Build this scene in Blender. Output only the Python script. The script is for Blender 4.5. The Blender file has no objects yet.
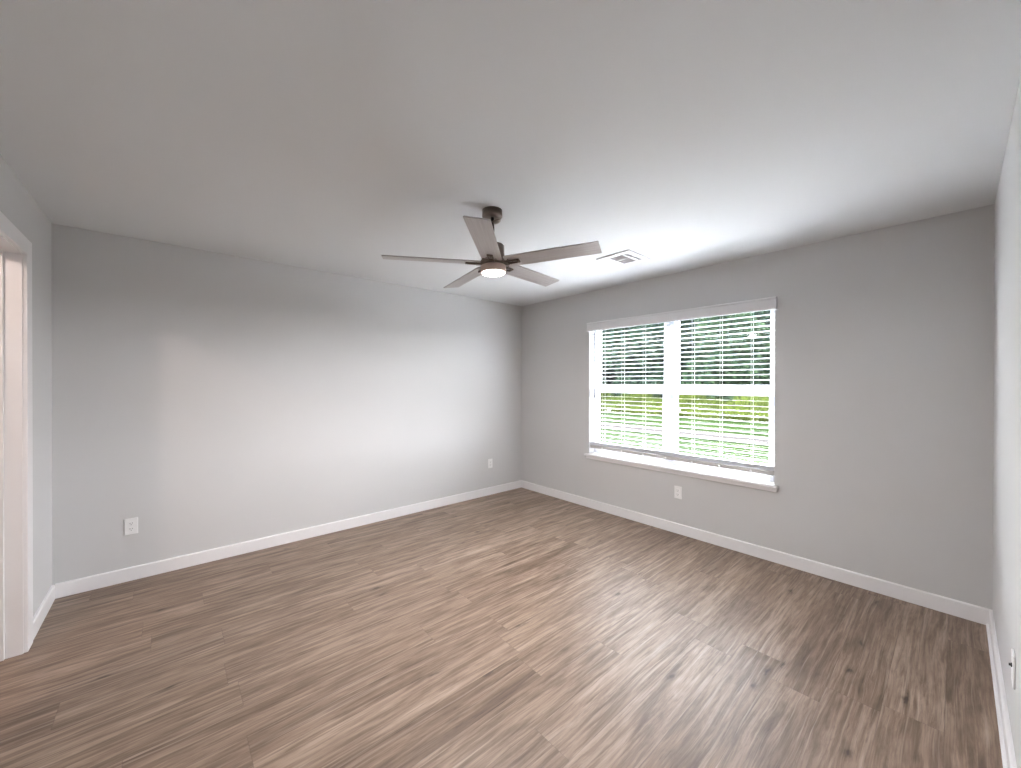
import bpy, bmesh, math, random
from mathutils import Vector, Matrix
C = bpy.context.scene.collection
R = math.radians
H, L, W = 2.44, 4.0116, 4.157          # room height, window wall length, left wall length

# ------------------------------------------------------------ camera
cd = bpy.data.cameras.new('camera')
cam = bpy.data.objects.new('camera', cd); C.objects.link(cam)
bpy.context.scene.camera = cam
cd.sensor_width = 36.0; cd.lens = 36*391.1/1021; cd.clip_start = 0.02; cd.clip_end = 400
yaw, pitch, roll = R(-48.8017), R(-0.1664), R(0.0371)
_r = Vector((math.cos(yaw), -math.sin(yaw), 0))
_f = Vector((math.sin(yaw)*math.cos(pitch), math.cos(yaw)*math.cos(pitch), math.sin(pitch)))
_u = _r.cross(_f)
_r2 = _r*math.cos(roll) + _u*math.sin(roll); _u2 = -_r*math.sin(roll) + _u*math.cos(roll)
M4 = Matrix((_r2, _u2, -_f)).transposed().to_4x4(); M4.translation = Vector((3.8738, -3.5881, 1.4063))
cam.matrix_world = M4

# ------------------------------------------------------------ colour management, world, sun
sc = bpy.context.scene
sc.view_settings.view_transform = 'Standard'; sc.view_settings.look = 'None'
sc.view_settings.gamma = 1; sc.view_settings.use_curve_mapping = False
sc.view_settings.exposure = 0.53
sc.cycles.max_bounces = 14; sc.cycles.diffuse_bounces = 9; sc.cycles.glossy_bounces = 4
sc.cycles.transparent_max_bounces = 24; sc.cycles.sample_clamp_indirect = 40
sc.cycles.use_denoising = True

world = bpy.data.worlds.new('overcast_sky'); sc.world = world; world.use_nodes = True
nt = world.node_tree; nt.nodes.clear()
wo = nt.nodes.new('ShaderNodeOutputWorld'); bg = nt.nodes.new('ShaderNodeBackground')
tcw = nt.nodes.new('ShaderNodeTexCoord'); sep = nt.nodes.new('ShaderNodeSeparateXYZ'); rmp = nt.nodes.new('ShaderNodeValToRGB')
nt.links.new(tcw.outputs['Generated'], sep.inputs[0]); nt.links.new(sep.outputs['Z'], rmp.inputs[0])
rmp.color_ramp.elements[0].position = 0.60; rmp.color_ramp.elements[0].color = (0.95, 0.97, 1.0, 1)
rmp.color_ramp.elements[1].position = 0.95; rmp.color_ramp.elements[1].color = (0.34, 0.355, 0.38, 1)   # bright hazy lower sky, dimmer overhead
nt.links.new(rmp.outputs[0], bg.inputs[0]); nt.links.new(bg.outputs[0], wo.inputs[0])
SKY = 25.0
bg.inputs[1].default_value = SKY

def light(name, kind, loc, energy, color, **k):
    d = bpy.data.lights.new(name, kind); d.energy = energy; d.color = color
    for a, b in k.items(): setattr(d, a, b)
    o = bpy.data.objects.new(name, d); o.location = loc; C.objects.link(o); return o
sun = light('sun', 'SUN', (0, 10, 20), 62.0, (1, .98, .95), angle=R(22))
sun.rotation_euler = (R(-38), 0, R(12))          # hazy sun beyond the woodland, about 52 degrees up
FAN_W, HALL_W = 32.0, 28.0
# window portal: only steers the sampling of the sky, gives no light itself
pl = light('window_portal', 'AREA', (2.03, 0.20, 1.33), 1, (1, 1, 1), shape='RECTANGLE', size=1.85, size_y=1.5)
pl.rotation_euler = (R(-90), 0, 0); pl.data.cycles.is_portal = True

# ------------------------------------------------------------ node helpers
def mat(name, col=(.8,.8,.8), rough=.5, metal=0., spec=.5):
    m = bpy.data.materials.new(name); m.use_nodes = True
    b = m.node_tree.nodes['Principled BSDF']
    b.inputs['Base Color'].default_value = (*col, 1); b.inputs['Roughness'].default_value = rough
    b.inputs['Metallic'].default_value = metal; b.inputs['Specular IOR Level'].default_value = spec
    return m
class NT:
    def __init__(s, m): s.t = m.node_tree; s.b = s.t.nodes.get('Principled BSDF')
    def n(s, typ, ins=None, **k):
        x = s.t.nodes.new(typ)
        for a, v in k.items(): setattr(x, a, v)
        for a, v in (ins or {}).items(): s.put(x.inputs[a], v)
        return x
    def put(s, sock, v):
        if isinstance(v, bpy.types.NodeSocket): s.t.links.new(v, sock)
        else: sock.default_value = v
    def math(s, op, a, b=0., c=0., clamp=False):
        x = s.n('ShaderNodeMath', {0: a, 1: b, 2: c}, operation=op); x.use_clamp = clamp; return x.outputs[0]
    def mix(s, f, a, b, mode='MIX'):
        x = s.t.nodes.new('ShaderNodeMix'); x.data_type = 'RGBA'; x.blend_type = mode
        s.put(x.inputs[0], f); s.put(x.inputs[6], a); s.put(x.inputs[7], b); return x.outputs[2]
    def ramp(s, f, stops):
        x = s.n('ShaderNodeValToRGB', {0: f}); e = x.color_ramp.elements
        while len(e) < len(stops): e.new(.5)
        for q, (p, c) in zip(e, stops):
            q.position = p; q.color = (*c, 1) if len(c) == 3 else c
        return x.outputs[0]
def srgb(r, g, b):
    return tuple(((c/255+.055)/1.055)**2.4 if c/255 > .04045 else c/255/12.92 for c in (r, g, b))

def paint(name, col, rough=.85, bump=.06, scale=260):
    m = mat(name, col, rough, 0, .3); N = NT(m)
    tc = N.n('ShaderNodeTexCoord')
    no = N.n('ShaderNodeTexNoise', {'Vector': tc.outputs['Object'], 'Scale': scale, 'Detail': 3.})
    lo = N.n('ShaderNodeTexNoise', {'Vector': tc.outputs['Object'], 'Scale': 1.7, 'Detail': 2.})
    c2 = tuple(x*.965 for x in col)
    N.put(N.b.inputs['Base Color'], N.mix(lo.outputs[0], (*col, 1), (*c2, 1)))
    bp = N.n('ShaderNodeBump', {'Strength': bump, 'Distance': .002, 'Height': no.outputs[0]})
    N.put(N.b.inputs['Normal'], bp.outputs[0]); return m

WALLP = paint('greige_wall_paint', srgb(206, 206, 206))
CEILP = paint('ceiling_paint', srgb(219, 221, 222), .9, .12, 120)
TRIM = mat('white_trim_paint', srgb(234, 233, 234), .35)
VINYL = mat('white_vinyl', srgb(206, 209, 216), .35)
SLATM = mat('white_blind_slat', srgb(228, 231, 235), .4)
PLATE = mat('white_plastic', srgb(236, 236, 236), .35)
DARK = mat('dark_slot', (.02, .02, .02), .6)
CORD = mat('white_cord', srgb(235, 238, 238), .8)
RAILM = mat('grey_rail', srgb(198, 196, 194), .5)

def floor_material():
    m = mat('vinyl_plank_floor', (.3, .2, .15), .45, 0, .5); N = NT(m)
    tc = N.n('ShaderNodeTexCoord'); sp = N.n('ShaderNodeSeparateXYZ', {0: tc.outputs['Object']})
    X, Y = sp.outputs['X'], sp.outputs['Y']
    PW, PL = .183, 1.22
    row = N.math('FLOOR', N.math('DIVIDE', X, PW))
    rr = N.n('ShaderNodeTexWhiteNoise', {'W': row}, noise_dimensions='1D').outputs[0]
    ys = N.math('ADD', N.math('DIVIDE', Y, PL), N.math('MULTIPLY', rr, 7.31))
    col = N.math('FLOOR', ys)
    idv = N.n('ShaderNodeCombineXYZ', {0: row, 1: col})
    wn = N.n('ShaderNodeTexWhiteNoise', {'Vector': idv.outputs[0]}, noise_dimensions='2D')
    rnd = wn.outputs['Value']; rcol = N.n('ShaderNodeSeparateColor', {0: wn.outputs['Color']})
    # seams
    fx = N.math('FRACT', N.math('DIVIDE', X, PW)); fy = N.math('FRACT', ys)
    ex = N.math('MULTIPLY', N.math('MINIMUM', fx, N.math('SUBTRACT', 1., fx)), PW)
    ey = N.math('MULTIPLY', N.math('MINIMUM', fy, N.math('SUBTRACT', 1., fy)), PL)
    ed = N.math('MINIMUM', ex, ey)
    seam = N.math('SUBTRACT', 1., N.math('DIVIDE', ed, .0022, clamp=True), clamp=True)
    # per plank coordinates
    ox = N.math('ADD', X, N.math('MULTIPLY', rcol.outputs[0], 37.)); oy = N.math('ADD', Y, N.math('MULTIPLY', rcol.outputs[1], 53.))
    def vec(sx, sy): return N.n('ShaderNodeCombineXYZ', {0: N.math('MULTIPLY', ox, sx), 1: N.math('MULTIPLY', oy, sy), 2: N.math('MULTIPLY', rnd, 9.)}).outputs[0]
    def noise0(v, sc): return N.n('ShaderNodeTexNoise', {'Vector': v, 'Scale': sc, 'Detail': 3., 'Roughness': .5}).outputs[0]
    w0 = noise0(vec(5., 1.2), 1.); w1 = noise0(vec(22., 7.), 1.)
    ox = N.math('ADD', ox, N.math('ADD', N.math('MULTIPLY', N.math('SUBTRACT', w0, .5), .045), N.math('MULTIPLY', N.math('SUBTRACT', w1, .5), .004)))
    def noise(v, sc, det=4., ro=.6, dist=0.): return N.n('ShaderNodeTexNoise', {'Vector': v, 'Scale': sc, 'Detail': det, 'Roughness': ro, 'Distortion': dist}).outputs[0]
    band = noise(vec(11., 1.1), 1., 4., .6, .8)           # broad streaks
    grain = noise(vec(56., 2.6), 1., 5., .65, .5)        # medium grain
    fine = noise(vec(250., 8.), 1., 4., .7)              # fine pores
    # cathedral rings: distorted bands
    rx = N.math('ADD', N.math('MULTIPLY', ox, 26.), N.math('MULTIPLY', noise(vec(4.5, 1.5), 1., 3., .55, .4), 15.))
    ring = N.math('MULTIPLY_ADD', N.math('SINE', N.math('MULTIPLY', rx, 2.3)), .5, .5)
    base = N.ramp(rnd, [(0, srgb(151, 130, 113)), (.35, srgb(167, 146, 128)), (.7, srgb(159, 138, 121)), (1, srgb(175, 154, 137))])
    dk = N.mix(1., base, (.54, .50, .47, 1), 'MULTIPLY')
    f1 = N.ramp(band, [(.38, (0, 0, 0)), (.60, (1, 1, 1))])
    c = N.mix(N.math('MULTIPLY', f1, .72), base, dk)
    f2 = N.ramp(grain, [(.42, (0, 0, 0)), (.62, (1, 1, 1))])
    c = N.mix(N.math('MULTIPLY', f2, .75), c, N.mix(1., c, (.48, .44, .41, 1), 'MULTIPLY'))
    mot = N.ramp(noise(vec(19., 3.), 1., 6., .72, .3), [(.48, (0, 0, 0)), (.66, (1, 1, 1))])
    c = N.mix(N.math('MULTIPLY', mot, .62), c, N.mix(1., c, (.50, .46, .43, 1), 'MULTIPLY'))
    c = N.mix(N.math('MULTIPLY', ring, .26), c, N.mix(1., c, (.55, .5, .46, 1), 'MULTIPLY'))
    f3 = N.ramp(fine, [(.5, (0, 0, 0)), (.75, (1, 1, 1))])
    c = N.mix(N.math('MULTIPLY', f3, .6), c, N.mix(1., c, (.5, .47, .45, 1), 'MULTIPLY'))
    hi = N.ramp(noise(vec(64., 1.0), 1.3, 3., .6), [(.56, (0, 0, 0)), (.75, (1, 1, 1))])
    c = N.mix(N.math('MULTIPLY', hi, .42), c, (*srgb(206, 188, 172), 1))
    dash = N.ramp(noise(vec(42., 4.2), 1., 4., .62), [(.66, (0, 0, 0)), (.76, (1, 1, 1))])
    c = N.mix(N.math('MULTIPLY', dash, .7), c, N.mix(1., c, (.42, .38, .35, 1), 'MULTIPLY'))
    # knots: stretched voronoi cells, only some of them
    wv = N.n('ShaderNodeVectorMath', {0: vec(6.5, 2.1), 1: N.n('ShaderNodeVectorMath', {0: N.n('ShaderNodeTexNoise', {'Vector': vec(22., 9.), 'Scale': 1., 'Detail': 3.}).outputs[1], 3: .35}, operation='SCALE').outputs[0]}, operation='ADD').outputs[0]
    vo = N.n('ShaderNodeTexVoronoi', {'Vector': wv, 'Scale': 1.}, voronoi_dimensions='2D')
    pick = N.math('GREATER_THAN', N.n('ShaderNodeSeparateColor', {0: vo.outputs['Color']}).outputs[0], .82)
    kn = N.math('MULTIPLY', N.ramp(vo.outputs['Distance'], [(.03, (1, 1, 1)), (.08, (.30, .30, .30)), (.17, (0, 0, 0))]), pick)
    kn = N.math('MULTIPLY', kn, N.math('MULTIPLY_ADD', grain, 1.2, .3), clamp=True)
    c = N.mix(N.math('MULTIPLY', kn, .85), c, (*srgb(58, 44, 36), 1))
    c = N.mix(N.math('MULTIPLY', seam, .38), c, (*srgb(70, 54, 45), 1))
    N.put(N.b.inputs['Base Color'], c)
    N.put(N.b.inputs['Roughness'], N.math('MULTIPLY_ADD', grain, .18, .33))
    hgt = N.math('SUBTRACT', N.math('MULTIPLY', fine, -.35), N.math('MULTIPLY', seam, 1.))
    N.put(N.b.inputs['Normal'], N.n('ShaderNodeBump', {'Strength': .35, 'Distance': .0012, 'Height': hgt}).outputs[0])
    return m
FLOORM = floor_material()

def nickel(name, col, rough):
    m = mat(name, col, rough, 1.); N = NT(m); tc = N.n('ShaderNodeTexCoord')
    mp = N.n('ShaderNodeMapping', {'Vector': tc.outputs['Object'], 'Scale': (20, 20, 900)})
    no = N.n('ShaderNodeTexNoise', {'Vector': mp.outputs[0], 'Scale': 1., 'Detail': 2.})
    N.put(N.b.inputs['Roughness'], N.math('MULTIPLY_ADD', no.outputs[0], .15, rough-.07)); return m
NICKEL = nickel('brushed_nickel', srgb(124, 113, 105), .36)
NICKEL_LIT = mat('lamplit_nickel_ring', srgb(222, 200, 190), .35, .35)  # nickel made paler and pinker: the lamp's glow is put into the colour
def blade_material():
    m = mat('silver_grey_blade', srgb(158, 152, 150), .45, .25); N = NT(m); tc = N.n('ShaderNodeTexCoord')
    mp = N.n('ShaderNodeMapping', {'Vector': tc.outputs['Object'], 'Scale': (4, 160, 60)})
    no = N.n('ShaderNodeTexNoise', {'Vector': mp.outputs[0], 'Scale': 1., 'Detail': 4.})
    N.put(N.b.inputs['Base Color'], N.ramp(no.outputs[0], [(.3, srgb(172, 167, 165)), (.75, srgb(188, 184, 182))])); return m
BLADE = blade_material()
def emit(name, col, strength):
    m = bpy.data.materials.new(name); m.use_nodes = True; t = m.node_tree; t.nodes.clear()
    e = t.nodes.new('ShaderNodeEmission'); e.inputs[0].default_value = (*col, 1); e.inputs[1].default_value = strength
    o = t.nodes.new('ShaderNodeOutputMaterial'); t.links.new(e.outputs[0], o.inputs[0]); return m
def glass():
    m = bpy.data.materials.new('window_glass'); m.use_nodes = True; t = m.node_tree; t.nodes.clear()
    N = NT.__new__(NT); N.t = t; N.b = None
    tr = N.n('ShaderNodeBsdfTransparent', {0: (.96, .965, .975, 1)}); gl = N.n('ShaderNodeBsdfGlossy', {0: (1, 1, 1, 1), 'Roughness': 0.})
    fr = N.n('ShaderNodeFresnel', {'IOR': 1.5})
    bf = N.n('ShaderNodeNewGeometry').outputs['Backfacing']     # the entering face carries the reflection of the pane
    mx = N.n('ShaderNodeMixShader', {0: N.math('MULTIPLY', fr.outputs[0], N.math('SUBTRACT', 1., bf)), 1: tr.outputs[0], 2: gl.outputs[0]})
    o = N.n('ShaderNodeOutputMaterial', {0: mx.outputs[0]}); return m
GLASS = glass()

# ------------------------------------------------------------ mesh helpers
def box(bm, x0, x1, y0, y1, z0, z1, bev=0.):
    vs = bmesh.ops.create_cube(bm, size=1)['verts']
    for v in vs: v.co = Vector(((x0+x1)/2+v.co.x*(x1-x0), (y0+y1)/2+v.co.y*(y1-y0), (z0+z1)/2+v.co.z*(z1-z0)))
    if bev: bmesh.ops.bevel(bm, geom=list({e for v in vs for e in v.link_edges}), offset=bev, segments=2, affect='EDGES', profile=.5)
    return bm
def lathe(bm, prof, seg=48, cx=0, cy=0, capb=True, capt=True):
    rings = []
    for r, z in prof: rings.append([bm.verts.new((cx+r*math.cos(2*math.pi*i/seg), cy+r*math.sin(2*math.pi*i/seg), z)) for i in range(seg)])
    for a, b in zip(rings, rings[1:]):
        for i in range(seg): bm.faces.new((a[i], a[(i+1) % seg], b[(i+1) % seg], b[i])).smooth = True
    if capb: bm.faces.new(rings[0][::-1])
    if capt: bm.faces.new(rings[-1])
    return bm
def tube(bm, p0, p1, r, seg=10):
    p0, p1 = Vector(p0), Vector(p1); d = p1-p0; q = d.to_track_quat('Z', 'Y').to_matrix()
    a = [bm.verts.new(p0+q@Vector((r*math.cos(2*math.pi*i/seg), r*math.sin(2*math.pi*i/seg), 0))) for i in range(seg)]
    b = [bm.verts.new(p1+q@Vector((r*math.cos(2*math.pi*i/seg), r*math.sin(2*math.pi*i/seg), 0))) for i in range(seg)]
    for i in range(seg): bm.faces.new((a[i], a[(i+1) % seg], b[(i+1) % seg], b[i])).smooth = True
    bm.faces.new(a[::-1]); bm.faces.new(b); return bm
def prism(bm, pts, axis_fn):
    """extrude closed 2D pts between two 3D placements given by axis_fn(u,v,end)"""
    a = [bm.verts.new(axis_fn(u, v, 0)) for u, v in pts]; b = [bm.verts.new(axis_fn(u, v, 1)) for u, v in pts]
    n = len(pts)
    for i in range(n): bm.faces.new((a[i], a[(i+1) % n], b[(i+1) % n], b[i]))
    bm.faces.new(a[::-1]); bm.faces.new(b); return bm
def obj(name, bm, m, parent=None, smooth=None):
    bmesh.ops.recalc_face_normals(bm, faces=bm.faces)
    me = bpy.data.meshes.new(name); bm.to_mesh(me); bm.free(); me.materials.append(m)
    o = bpy.data.objects.new(name, me); C.objects.link(o)
    if parent: o.parent = parent
    return o
def B(): return bmesh.new()
def struct(name, bm, m, parent=None):
    o = obj(name, bm, m, parent)
    if not parent: o['kind'] = 'structure'
    return o
def empty(name, loc=(0, 0, 0), rot=(0, 0, 0), kind=None):
    o = bpy.data.objects.new(name, None); o.location = loc; o.rotation_euler = rot; o.empty_display_size = .1; C.objects.link(o)
    if kind: o['kind'] = kind
    return o
def tag(o, label, cat, group=None, kind=None):
    o['label'] = label; o['category'] = cat
    if group: o['group'] = group
    if kind: o['kind'] = kind
    return o

# ------------------------------------------------------------ room shell
WX0, WX1, WZ0, WZ1 = 1.128, 2.928, 0.585, 2.074      # window opening
WT = 0.16                                            # outer wall thickness
DX0, DX1, DZ = 0.690, 1.34, 2.07                     # door opening in the left wall
YD = -W; DT = .125                                   # door wall plane, thickness
HY = YD-DT-1.35                                      # far wall of the hall
bm = B(); box(bm, -.0, L, HY, 0, -.12, 0); struct('floor', bm, FLOORM)
bm = B(); box(bm, -.12, L+.12, HY-.1, WT, H, H+.15); struct('ceiling', bm, CEILP)
bm = B()
box(bm, -.12, WX0, 0, WT, -.12, H); box(bm, WX1, L+.12, 0, WT, -.12, H)
box(bm, WX0, WX1, 0, WT, -.12, WZ0); box(bm, WX0, WX1, 0, WT, WZ1, H)
struct('wall_window', bm, WALLP)
bm = B(); box(bm, -.12, 0, HY-.1, 0, -.12, H); struct('wall_left', bm, WALLP)
bm = B(); box(bm, L, L+.12, HY-.1, 0, -.12, H); struct('wall_right', bm, WALLP)
bm = B(); box(bm, 0, DX0-.02, YD-DT, YD, 0, H); box(bm, DX1+.02, L, YD-DT, YD, 0, H); box(bm, DX0-.02, DX1+.02, YD-DT, YD, DZ+.02, H)
struct('wall_door', bm, WALLP)
bm = B(); box(bm, 0, L, HY-.1, HY, 0, H); struct('wall_hall', bm, WALLP)

BH, BT = .094, .014
def bb_prof(): return [(0, 0), (BT, 0), (BT, BH-.006), (BT-.006, BH), (0, BH)]
def baseboard(name, f): bm = B(); prism(bm, bb_prof(), f); return struct(name, bm, TRIM)
baseboard('baseboard_window', lambda u, v, e: (e*L, -u, v))
baseboard('baseboard_left', lambda u, v, e: (u, -BT if e else YD+BT, v))
baseboard('baseboard_right', lambda u, v, e: (L-u, -BT if e else YD+BT, v))
CW, CT = .100, .018                                  # casing width, thickness
baseboard('baseboard_door', lambda u, v, e: ((BT if e == 0 else DX0-.006-CW), YD+u, v))
baseboard('baseboard_entry', lambda u, v, e: ((DX1+.006+.082 if e == 0 else L-BT), YD+u, v))
# shoe strip of caulk seen along the right baseboard
bm = B(); prism(bm, [(0, 0), (.010, 0), (.010, .006), (.006, .012), (0, .012)], lambda u, v, e: (L-BT-u, -BT if e else YD+BT, v)); struct('trim_1', bm, TRIM)

# doorway
dr = empty('door_1', (0, 0, 0), kind='structure')
bm = B()
box(bm, DX0-.02, DX0, YD-DT-.002, YD+.002, 0, DZ+.02); box(bm, DX1, DX1+.02, YD-DT-.002, YD+.002, 0, DZ+.02)
box(bm, DX0, DX1, YD-DT-.002, YD+.002, DZ, DZ+.02); obj('door_jamb', bm, TRIM, dr)
bm = B(); sy0, sy1 = YD-.095, YD-.058
box(bm, DX0, DX0+.011, sy0, sy1, 0, DZ, .002); box(bm, DX1-.011, DX1, sy0, sy1, 0, DZ, .002); box(bm, DX0+.011, DX1-.011, sy0, sy1, DZ-.011, DZ, .002)
obj('door_stop', bm, TRIM, dr)
def casing(y, s):
    bm = B(); a, b = sorted((y, y+s*CT)); o = .006
    box(bm, DX0-o-CW, DX0-o, a, b, 0, DZ+o+.082, .003); box(bm, DX1+o, DX1+o+.082, a, b, 0, DZ+o+.082, .003)
    box(bm, DX0-o-.001, DX1+o+.001, a, b, DZ+o, DZ+o+.082, .003); obj('door_casing', bm, TRIM, dr)
casing(YD, 1); casing(YD-DT, -1)

# ------------------------------------------------------------ window
win = empty('window_1', (0, 0, 0), kind='structure')
FY0, FY1 = .088, .150
bm = B(); fw, ft = .038, .026; cx = (WX0+WX1)/2
FB = .607
box(bm, WX0, WX0+fw, FY0, FY1, FB, WZ1, .003); box(bm, WX1-fw, WX1, FY0, FY1, FB, WZ1, .003)
box(bm, WX0+fw, WX1-fw, FY0, FY1, WZ1-ft, WZ1, .003); box(bm, WX0+fw, WX1-fw, FY0, FY1, FB, FB+.045, .003)
box(bm, cx-.050, cx+.050, FY0-.004, FY1, FB+.045, WZ1-ft, .003)
box(bm, cx-.010, cx+.010, FY0-.010, FY0-.004, FB+.045, WZ1-ft, .002)
obj('window_frame', bm, VINYL, win)
ZM = 1.325
for (a, b) in ((WX0+fw, cx-.05), (cx+.05, WX1-fw)):
    for up in (0, 1):
        y0, y1 = (.122, .146) if up else (.094, .120)
        z0, z1 = (ZM-.012, WZ1-ft) if up else (FB+.045, ZM+.022)
        st = .026; bt = .062 if not up else .045; tp = .050 if not up else .031
        if up: bt = .066
        bm = B()
        box(bm, a, a+st, y0, y1, z0, z1, .002); box(bm, b-st, b, y0, y1, z0, z1, .002)
        box(bm, a+st, b-st, y0, y1, z0, z0+bt, .002); box(bm, a+st, b-st, y0, y1, z1-tp, z1, .002)
        s = obj('upper_sash' if up else 'lower_sash', bm, VINYL, win)
        bm = B(); ym = (y0+y1)/2; box(bm, a+st, b-st, ym-.001, ym+.001, z0+bt, z1-tp); obj('glass_pane', bm, GLASS, s)
        if not up:
            bm = B(); mx_ = (a+b)/2; box(bm, mx_-.03, mx_+.03, y0-.004, y0+.012, z1-.004, z1+.008, .002); obj('sash_lock', bm, VINYL, s)
# sill (stool) and apron
bm = B(); box(bm, WX0+.001, WX1-.001, -.001, FY0+.03, WZ0, .6065); box(bm, 1.088, 2.957, -.042, 0, WZ0, .6065, .005); obj('window_sill', bm, TRIM, win)
bm = B(); box(bm, 1.100, 2.948, -.020, 0, .553, WZ0+.001, .003); obj('sill_apron', bm, TRIM, win)

# ------------------------------------------------------------ blind
bl = tag(empty('window_blind', (cx, .035, .607)), 'white two-inch horizontal slat blind with flat valance, hung across the double window', 'blind')
def rel(o): o.location = -Vector((cx, .035, .607)); return o
bx0, bx1 = WX0+.008, WX1-.008
bm = B(); box(bm, bx0, bx1, .010, .060, 1.999, 2.046, .002); rel(obj('headrail', bm, SLATM, bl))
bm = B()
prof = [(-.030, 1.982), (-.018, 1.982), (-.018, 2.068), (-.012, 2.068), (-.012, 2.080), (-.034, 2.080), (-.036, 2.076), (-.036, 2.066), (-.032, 2.062), (-.032, 1.996), (-.036, 1.992), (-.036, 1.984)]
prism(bm, prof, lambda u, v, e: (1.119 if e == 0 else 2.944, u, v))
box(bm, 1.119, 1.127, -.0185, -.0005, 1.984, 2.078); box(bm, 2.936, 2.944, -.0185, -.0005, 1.984, 2.078)
rel(obj('valance', bm, mat('valance_white', srgb(226, 225, 226), .45), bl))
ys0, ys1 = .010, .059
def slat(bm, z, tilt=R(0), th=.0026):
    n = 6; ring = []
    for k in range(n+1):
        t = k/n; y = ys0+(ys1-ys0)*t; c = .0015*(1-(2*t-1)**2); dz = (t-.5)*(ys1-ys0)*math.tan(tilt)
        ring.append((y, z+c+dz))
    pts = ring+[(y, zz-th) for y, zz in reversed(ring)]
    prism(bm, pts, lambda u, v, e: (bx0 if e == 0 else bx1, u, v))
bm = B(); z = 1.955; zs = []
while z > .775: zs.append(z); slat(bm, z, R(-2)); z -= .0435
for k in range(7): slat(bm, .712+k*.0052, 0)
rel(obj('slats', bm, SLATM, bl))
bm = B(); box(bm, bx0, bx1, ys0, ys1, .672, .704, .004); rel(obj('bottom_rail', bm, RAILM, bl))
for x in (1.30, 1.545, 1.79, 2.03, 2.28, 2.52, 2.76):
    bm = B()
    for y in (ys0-.0015, ys1+.0015): box(bm, x-.0006, x+.0006, y-.0006, y+.0006, .69, 2.001)
    for zz in zs: box(bm, x-.0006, x+.0006, ys0, ys1, zz-.0051, zz-.0045)
    c_ = rel(obj('ladder_cord', bm, CORD, bl))
    bm = B(); lathe(bm, [(.005, -.006), (.008, -.003), (.008, .004), (.004, .008)], 12)
    k_ = obj('cord_button', bm, PLATE, bl); k_.rotation_euler = (R(90), 0, 0); k_.location = Vector((x, ys0-.006, .686))-Vector((cx, .035, .607))
bm = B(); tube(bm, (1.205, -.002, 1.99), (1.203, -.004, 1.27), .0042, 6); lathe(bm, [(.003, 1.24), (.0065, 1.245), (.0065, 1.27), (.003, 1.28)], 8, 1.203, -.004)
rel(obj('tilt_wand', bm, mat('clear_wand', srgb(88, 92, 96), .2), bl))

# ------------------------------------------------------------ wall plates
def plate(name, loc, rz, label, kind='duplex', cat='outlet', wide=.070):
    """built facing -y, on the plane y=0, then turned"""
    root = tag(empty(name, loc, (0, 0, rz)), label, cat, None)
    bm = B(); vs = box(bm, -wide/2, wide/2, -.006, 0, -.0575, .0575, .0025); obj('cover_plate', bm, PLATE, root)
    if kind == 'duplex':
        for s in (1, -1):
            bm = B(); pts = [(.0165*math.cos(a), max(-.0135, min(.0135, .0175*math.sin(a)))) for a in [2*math.pi*i/28 for i in range(28)]]
            prism(bm, pts, lambda u, v, e: (u, -.005-.0035*e, v+s*.0195)); r = obj('receptacle', bm, PLATE, root)
            bm = B(); z0 = s*.0195
            box(bm, -.0075, -.0053, -.0092, -.0080, z0-.001, z0+.0075); box(bm, .0050, .0072, -.0092, -.0080, z0-.000, z0+.0070)
            tube(bm, (0, -.0080, z0-.0075), (0, -.0092, z0-.0075), .0024, 10); obj('socket_slots', bm, DARK, r)
        bm = B(); tube(bm, (0, -.005, 0), (0, -.0072, 0), .003, 12); obj('screw', bm, PLATE, root)
    else:
        bm = B(); tube(bm, (0, -.005, .012), (0, -.009, .012), .0075, 6); tube(bm, (0, -.009, .012), (0, -.0135, .012), .0046, 12); obj('coax_connector', bm, mat('dark_connector', (.05, .05, .05), .4, .6), root)
        for s in (1, -1):
            bm = B(); tube(bm, (0, -.005, s*.042), (0, -.0070, s*.042), .003, 12); obj('screw', bm, PLATE, root)
    return root
plate('wall_outlet', (0, -3.787, .384), R(90), 'white duplex outlet on the long left wall, nearest the doorway corner')
plate('wall_outlet', (0, -.538, .392), R(90), 'white duplex outlet on the long left wall, near the far room corner')
plate('wall_outlet', (2.157, 0, .383), 0, 'white duplex outlet below the window sill')
plate('cable_wall_plate', (L, -1.315, .385), R(-90), 'white wall plate with dark protruding cable connector on the right wall', 'coax', 'wall plate')

# ------------------------------------------------------------ ceiling vent
vc = Vector((2.045, -.745, H))
vt = tag(empty('ceiling_vent', vc), 'square white metal air register in the ceiling near the window', 'vent')
def louvers(bm, x0, x1, y0, y1, n, along, tilt):
    for k in range(n):
        t = (k+.5)/n
        if along == 'y':                      # blades run along y
            x = x0+(x1-x0)*t; w = (x1-x0)/n*.40; dx, dz = w*math.cos(tilt), w*math.sin(tilt)
            prism(bm, [(-dx, -dz), (-dx+.0012, -dz-.0012), (dx+.0012, dz-.0012), (dx, dz)], lambda u, v, e: (x+u, y0 if e == 0 else y1, -.004+v))
        else:
            y = y0+(y1-y0)*t; w = (y1-y0)/n*.40; dy, dz = w*math.cos(tilt), w*math.sin(tilt)
            prism(bm, [(-dy, -dz), (-dy+.0012, -dz-.0012), (dy+.0012, dz-.0012), (dy, dz)], lambda u, v, e: (x0 if e == 0 else x1, y+u, -.004+v))
hx, hy = .150, .155
holes_x = [(-.064, .056), (.076, .108)]
holes_y = [(-.108, -.007), (.007, .108)]
bm = B(); zz0, zz1 = -.010, -.004
xs = [-hx]+[v for h in holes_x for v in h]+[hx]; ysl = [-hy]+[v for h in holes_y for v in h]+[hy]
for i in range(0, len(xs), 2): box(bm, xs[i], xs[i+1], -hy, hy, zz0, zz1)
for h in holes_x:
    for j in range(0, len(ysl), 2): box(bm, h[0], h[1], ysl[j], ysl[j+1], zz0, zz1)
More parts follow.
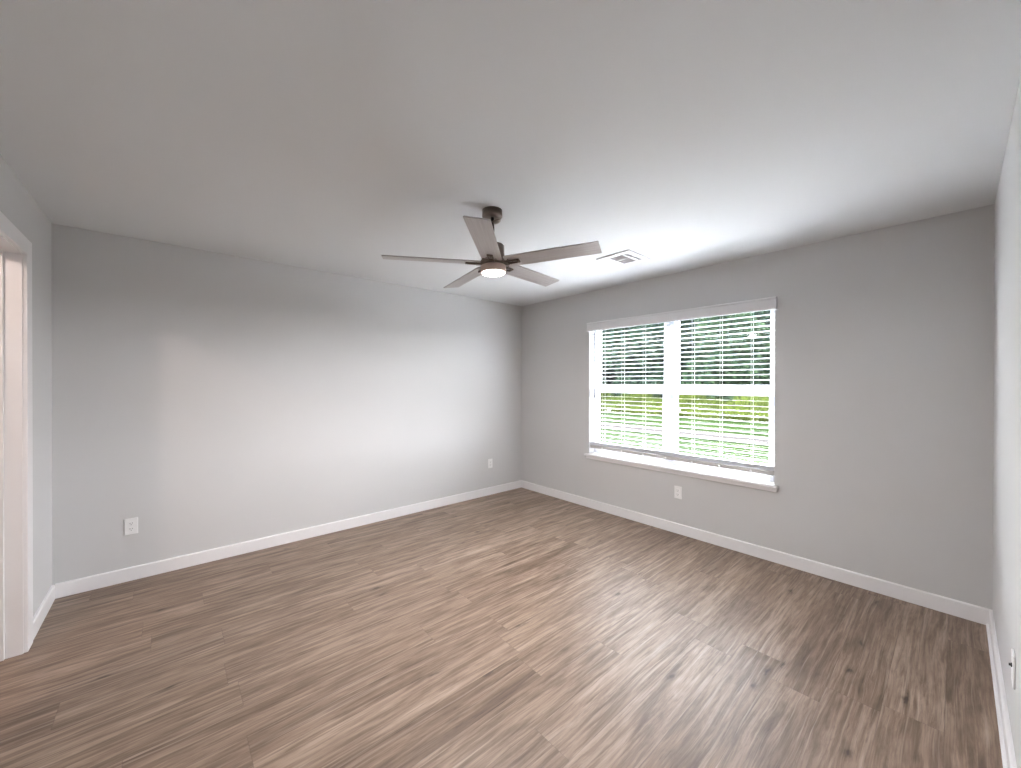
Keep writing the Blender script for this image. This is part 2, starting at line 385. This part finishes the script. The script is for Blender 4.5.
for s in (1, -1):
    box(bm, s*hx-.003, s*hx+.003, -hy-.003, hy+.003, -.0095, 0); box(bm, -hx, hx, s*hy-.003, s*hy+.003, -.0095, 0)
VENTM = mat('vent_enamel', srgb(222, 222, 224), .5)
obj('vent_frame', bm, VENTM, vt)
bm = B()
for h in holes_y:
    louvers(bm, *holes_x[0], *h, 9, 'x', R(-50)); louvers(bm, *holes_x[1], *h, 3, 'y', R(-50))
obj('vent_louvers', bm, VENTM, vt)
bm = B(); box(bm, -hx+.01, hx-.01, -hy+.01, hy-.01, -.0012, -.0002); obj('duct_shade_sheet', bm, mat('duct_shade_grey', srgb(120, 120, 122), .6), vt)  # grey sheet behind the louvers, shade of the duct put into its colour

# ------------------------------------------------------------ ceiling fan
FC = Vector((2.034, -2.1245, H))
fan = tag(empty('ceiling_fan', FC), 'brushed nickel five-blade ceiling fan with round lit lamp, hanging mid room', 'ceiling fan')
nrm = Vector((-.0219, -.0093, 1)).normalized()
tiltm = Vector((0, 0, 1)).rotation_difference(nrm)
bm = B(); lathe(bm, [(.060, -.0005), (.060, -.038), (.057, -.044), (.020, -.045)], 48); obj('canopy', bm, NICKEL, fan)
def hung(name, bm, m, parent=fan):
    o = obj(name, bm, m, parent)
    if parent is fan: o.rotation_mode = 'QUATERNION'; o.rotation_quaternion = tiltm
    return o
bm = B(); lathe(bm, [(.011, -.045), (.011, -.215)], 20); hung('downrod', bm, mat('dark_downrod', srgb(70, 62, 58), .35, 1.))
bm = B(); lathe(bm, [(.0125, 0), (.027, .002), (.027, .006), (.0125, .012)], 28); k_ = obj('coupling_cover', bm, NICKEL, fan)
k_.location = (.018, .018, -.072); k_.rotation_euler = (R(10), R(-14), 0)
bm = B(); lathe(bm, [(.020, -.200), (.022, -.208), (.062, -.210), (.068, -.216), (.068, -.300), (.064, -.306), (.02, -.306)], 56); mh = hung('motor_housing', bm, NICKEL)
bm = B(); lathe(bm, [(.060, -.304), (.078, -.308), (.078, -.330), (.074, -.334), (.02, -.334)], 56); hung('blade_hub', bm, NICKEL)
bm = B(); lathe(bm, [(.072, -.333), (.0765, -.336), (.0765, -.372), (.074, -.376), (.069, -.376), (.069, -.350)], 56, capb=True, capt=True); lk = hung('light_kit', bm, NICKEL_LIT)
bm = B(); lathe(bm, [(.0685, -.352), (.0685, -.374), (.066, -.380), (.052, -.384), (.03, -.3855), (.001, -.386)], 56); hung('light_diffuser', bm, emit('lamp_diffuser', (1, .93, .86), 14.0), lk)
BR, HW, TH = .6336, .0617, .006
for k in range(5):
    a = R(242.72+72*k); er = Vector((math.cos(a), math.sin(a), 0)); et = Vector((-math.sin(a), math.cos(a), 0)); up = Vector((0, 0, 1)); pt = R(-9.99)
    tv = et*math.cos(pt)+up*math.sin(pt); nv = er.cross(tv).normalized()
    frame = Matrix((er, tv, nv)).transposed().to_4x4(); frame.translation = Vector((0, 0, -.318))
    be = B(); pts = [(.085, -HW+.008), (.093, -HW), (BR-.004, -HW), (BR, -HW+.004), (BR, HW-.004), (BR-.004, HW), (.093, HW), (.085, HW-.008)]
    prism(be, pts, lambda u, v, e: (u, v, TH/2 if e else -TH/2))
    bo = obj('fan_blade', be, BLADE, fan); bo.matrix_local = tiltm.to_matrix().to_4x4() @ frame
    be = B(); zt = -TH/2
    box(be, .060, .165, -.017, -.011, zt-.009, zt, .001); box(be, .060, .165, .011, .017, zt-.009, zt, .001); box(be, .155, .168, -.017, .017, zt-.009, zt, .001)
    box(be, .060, .100, -.020, .020, zt-.012, zt-.001, .001)
    for x_, y_ in ((.125, 0), (.105, .028), (.105, -.028)): tube(be, (x_, y_, zt-.003), (x_, y_, zt), .004, 10)
    obj('blade_bracket', be, NICKEL, bo)
fl = light('fan_lamp', 'AREA', FC+Vector((-.006, -.003, -.392)), FAN_W, (1, .96, .93), shape='DISK', size=.13)

# ------------------------------------------------------------ hall lamp (source of the warm light in the doorway and of the patch on the left wall)
hl = Vector((1.74, -4.93, H))
hp = tag(empty('flush_ceiling_light', hl), 'small round flush ceiling light in the hallway beyond the doorway', 'ceiling light')
bm = B(); lathe(bm, [(.085, 0), (.085, -.018), (.075, -.022), (.02, -.022)], 40); obj('light_base', bm, TRIM, hp)
bm = B(); lathe(bm, [(.074, -.020), (.072, -.034), (.055, -.050), (.03, -.058), (.001, -.060)], 40); obj('light_diffuser', bm, emit('hall_diffuser', (1, .78, .62), 12.), hp)
light('hall_lamp', 'POINT', hl+Vector((0, 0, -.09)), HALL_W, (1, .80, .70), shadow_soft_size=.045)

# ------------------------------------------------------------ outside
GZ = -.30
random.seed(4)
def ground_mat():
    m = mat('lawn_grass', (.05, .1, .02), 1., 0, 0.); N = NT(m); tc = N.n('ShaderNodeTexCoord')
    a = N.n('ShaderNodeTexNoise', {'Vector': tc.outputs['Object'], 'Scale': .9, 'Detail': 4.}); b = N.n('ShaderNodeTexNoise', {'Vector': tc.outputs['Object'], 'Scale': 40., 'Detail': 3.})
    c = N.ramp(a.outputs[0], [(.3, (.0065, .0120, .0042)), (.7, (.0110, .0175, .0065))])
    c = N.mix(N.ramp(b.outputs[0], [(.35, (0, 0, 0)), (.7, (1, 1, 1))]), c, N.mix(1., c, (.5, .6, .4, 1), 'MULTIPLY'))
    N.put(N.b.inputs['Base Color'], c); return m
bm = B(); box(bm, -70, 60, WT, 90, GZ-.2, GZ); struct('ground', bm, ground_mat())
bm = B(); box(bm, -70, 60, 8.6, 10.6, GZ-.02, GZ+.015, 0)
m_ = mat('concrete_path', (.0175, .0165, .0165), 1., 0, 0.); struct('path', bm, m_)

def leaf_mat(name, c0, c1, tr=.35):
    m = bpy.data.materials.new(name); m.use_nodes = True; t = m.node_tree; t.nodes.clear(); N = NT.__new__(NT); N.t = t; N.b = None
    oi = N.n('ShaderNodeNewGeometry')
    c = N.ramp(oi.outputs['Random Per Island'], [(0, c0), (1, c1)])
    d = N.n('ShaderNodeBsdfDiffuse', {0: c}); tl = N.n('ShaderNodeBsdfTranslucent', {0: c})
    mx = N.n('ShaderNodeMixShader', {0: tr, 1: d.outputs[0], 2: tl.outputs[0]}); N.n('ShaderNodeOutputMaterial', {0: mx.outputs[0]}); return m
LEAF_A = leaf_mat('dark_leaves', (.008, .018, .014), (.038, .060, .038))
LEAF_B = leaf_mat('mid_leaves', (.009, .021, .014), (.040, .064, .034))
WEEDM = leaf_mat('weed_leaves', (.016, .026, .006), (.060, .078, .017), .4)
BARK = mat('bark', (.035, .028, .022), .95)
def mesh_from(name, vs, fs, m):
    me = bpy.data.meshes.new(name); me.from_pydata(vs, [], fs); me.materials.append(m); return me
def leaf_cloud(centres, n, size, rng):
    vs, fs = [], []
    for _ in range(n):
        c, r = rng.choice(centres)
        while True:
            d = Vector((rng.uniform(-1, 1), rng.uniform(-1, 1), rng.uniform(-1, 1)))
            if .2 < d.length < 1: break
        d = d.normalized()*(rng.uniform(.6, 1)); p = c+Vector((d.x*r, d.y*r, d.z*r*.75))
        if p.z < .05: continue
        q = Vector((rng.gauss(0, 1), rng.gauss(0, 1), rng.gauss(0, 1))).normalized(); w = q.orthogonal().normalized(); h = q.cross(w)
        s = size*rng.uniform(.6, 1.3); b = len(vs)
        vs += [p-w*s*.5, p+h*s*.8, p+w*s*.5, p-h*s*.8]; fs.append((b, b+1, b+2, b+3))
    return vs, fs
def tree_mesh(seed, hgt, rad, m):
    rng = random.Random(seed); cs = []
    for k in range(64):
        t = rng.uniform(.06, 1); rr = .72*rad*math.sin(math.pi*min(1, .25+t*.72))**.7
        a = rng.uniform(0, 6.28); q = rr*math.sqrt(rng.random())
        cs.append((Vector((q*math.cos(a), q*math.sin(a), hgt*t*.93)), rad*rng.uniform(.28, .45)))
    crown = mesh_from('foliage', *leaf_cloud(cs, 42000, .21, rng), m)
    bm = B(); top = Vector((rng.uniform(-.3, .3), rng.uniform(-.3, .3), hgt*.8)); n = 7; seg = 9; rings = []
    for i in range(n):
        t = i/(n-1); c = top*t+Vector((.12*math.sin(3*t+seed), .1*math.cos(4*t), 0)); r = .16*(1-.8*t)+.02+(.08 if i == 0 else 0)
        rings.append([bm.verts.new(c+Vector((r*math.cos(6.283*j/seg), r*math.sin(6.283*j/seg), -.25 if i == 0 else 0))) for j in range(seg)])
    for a_, b_ in zip(rings, rings[1:]):
        for j in range(seg): bm.faces.new((a_[j], a_[(j+1) % seg], b_[(j+1) % seg], b_[j]))
    for c, r in cs[::2]:
        tube(bm, top*(c.z/hgt*.8), c, .035, 5)
    me = bpy.data.meshes.new('trunk'); bm.to_mesh(me); bm.free(); me.materials.append(BARK)
    return crown, me
variants = [(tree_mesh(1, 9.5, 2.95, LEAF_A), 0), (tree_mesh(2, 11.0, 3.0, LEAF_A), 0), (tree_mesh(3, 7.5, 2.9, LEAF_B), 1)]
def tree(v, x, y, rz, s):
    (cr, tk), kd = variants[v]
    t = tag(empty('tree', (x, y, GZ), (0, 0, rz)), ['tall dark green leafy tree in the dense woodland beyond the lawn', 'shorter mid green leafy tree at the woodland edge beyond the lawn'][kd], 'tree',
            ['tall woodland trees', 'shorter woodland edge trees'][kd])
    t.scale = (s, s, s)
    for nm, me in (('foliage', cr), ('trunk', tk)):
        o = bpy.data.objects.new(nm, me); C.objects.link(o); o.parent = t
rng = random.Random(8)
for y_, x0_, x1_, pool, s0, s1 in ((23.4, -31, 13, (2, 0, 2, 1), .92, 1.04), (30.6, -38, 13, (0, 1), 1.05, 1.15), (38.0, -47, 15, (1, 0), 1.15, 1.2), (45.6, -55, 15, (1, 0), 1.15, 1.2)):
    xx, k = x0_, 0
    while xx < x1_:
        tree(pool[k % len(pool)], xx, y_+rng.uniform(-.15, .15), rng.uniform(0, 6.28), rng.uniform(s0, s1)); xx += 6.3 if s0 < 1 else (7.0 if s0 < 1.12 else 7.9); k += 1
# weeds: uncountable
def weeds():
    rng = random.Random(5); vs, fs = [], []
    for _ in range(42000):
        x = rng.uniform(-20, 5); y = 15.4+3.8*rng.random()**1.3
        hh = (.30+.50*min(1, (y-15.4)/2.2))*rng.uniform(.55, 1.25)*(1+.22*math.sin(x*1.9)+.15*math.sin(x*4.1+1)); a = rng.uniform(0, 6.28); w = rng.uniform(.02, .05)
        l = Vector((rng.uniform(-.3, .3), rng.uniform(-.3, .3), 0))*hh; d = Vector((math.cos(a), math.sin(a), 0))*w; p = Vector((x, y, GZ)); b = len(vs)
        vs += [p-d*.6, p+d*.6, p+l*.5+d+Vector((0, 0, hh*.6)), p+l*1.4+Vector((0, 0, hh)), p+l*.5-d+Vector((0, 0, hh*.6))]; fs.append((b, b+1, b+2, b+3, b+4))
    o = bpy.data.objects.new('tall_weeds', mesh_from('tall_weeds', vs, fs, WEEDM)); C.objects.link(o)
    tag(o, 'tall yellow-green weeds along the edge of the woodland', 'weeds', None, 'stuff')
weeds()
# two small white marker flags on the lawn
WHITE = mat('white_flag', (.55, .58, .55), .7)
def flag(x, y, rz, label):
    t = tag(empty('marker_flag', (x, y, GZ), (0, 0, rz)), label, 'flag', None)
    bm = B(); tube(bm, (0, 0, -.05), (0, 0, .42), .004, 6); obj('stake', bm, mat('stake_wire', (.3, .3, .3), .5, .6), t)
    bm = B(); n = 6
    a = [[bm.verts.new((.17*i/n, .012*math.sin(i*1.1)+d, z_)) for i in range(n+1)] for z_, d in ((.27, -.001), (.42, -.001), (.42, .001), (.27, .001))]
    for r_, s_ in ((0, 1), (1, 2), (2, 3), (3, 0)):
        for i in range(n): bm.faces.new((a[r_][i], a[r_][i+1], a[s_][i+1], a[s_][i]))
    obj('flag_sheet', bm, WHITE, t)
flag(-7.9, 13.3, R(40), 'small white marker on the lawn, seen through the left window')
flag(-5.1, 15.0, R(40), 'small white marker on the lawn, seen through the right window')
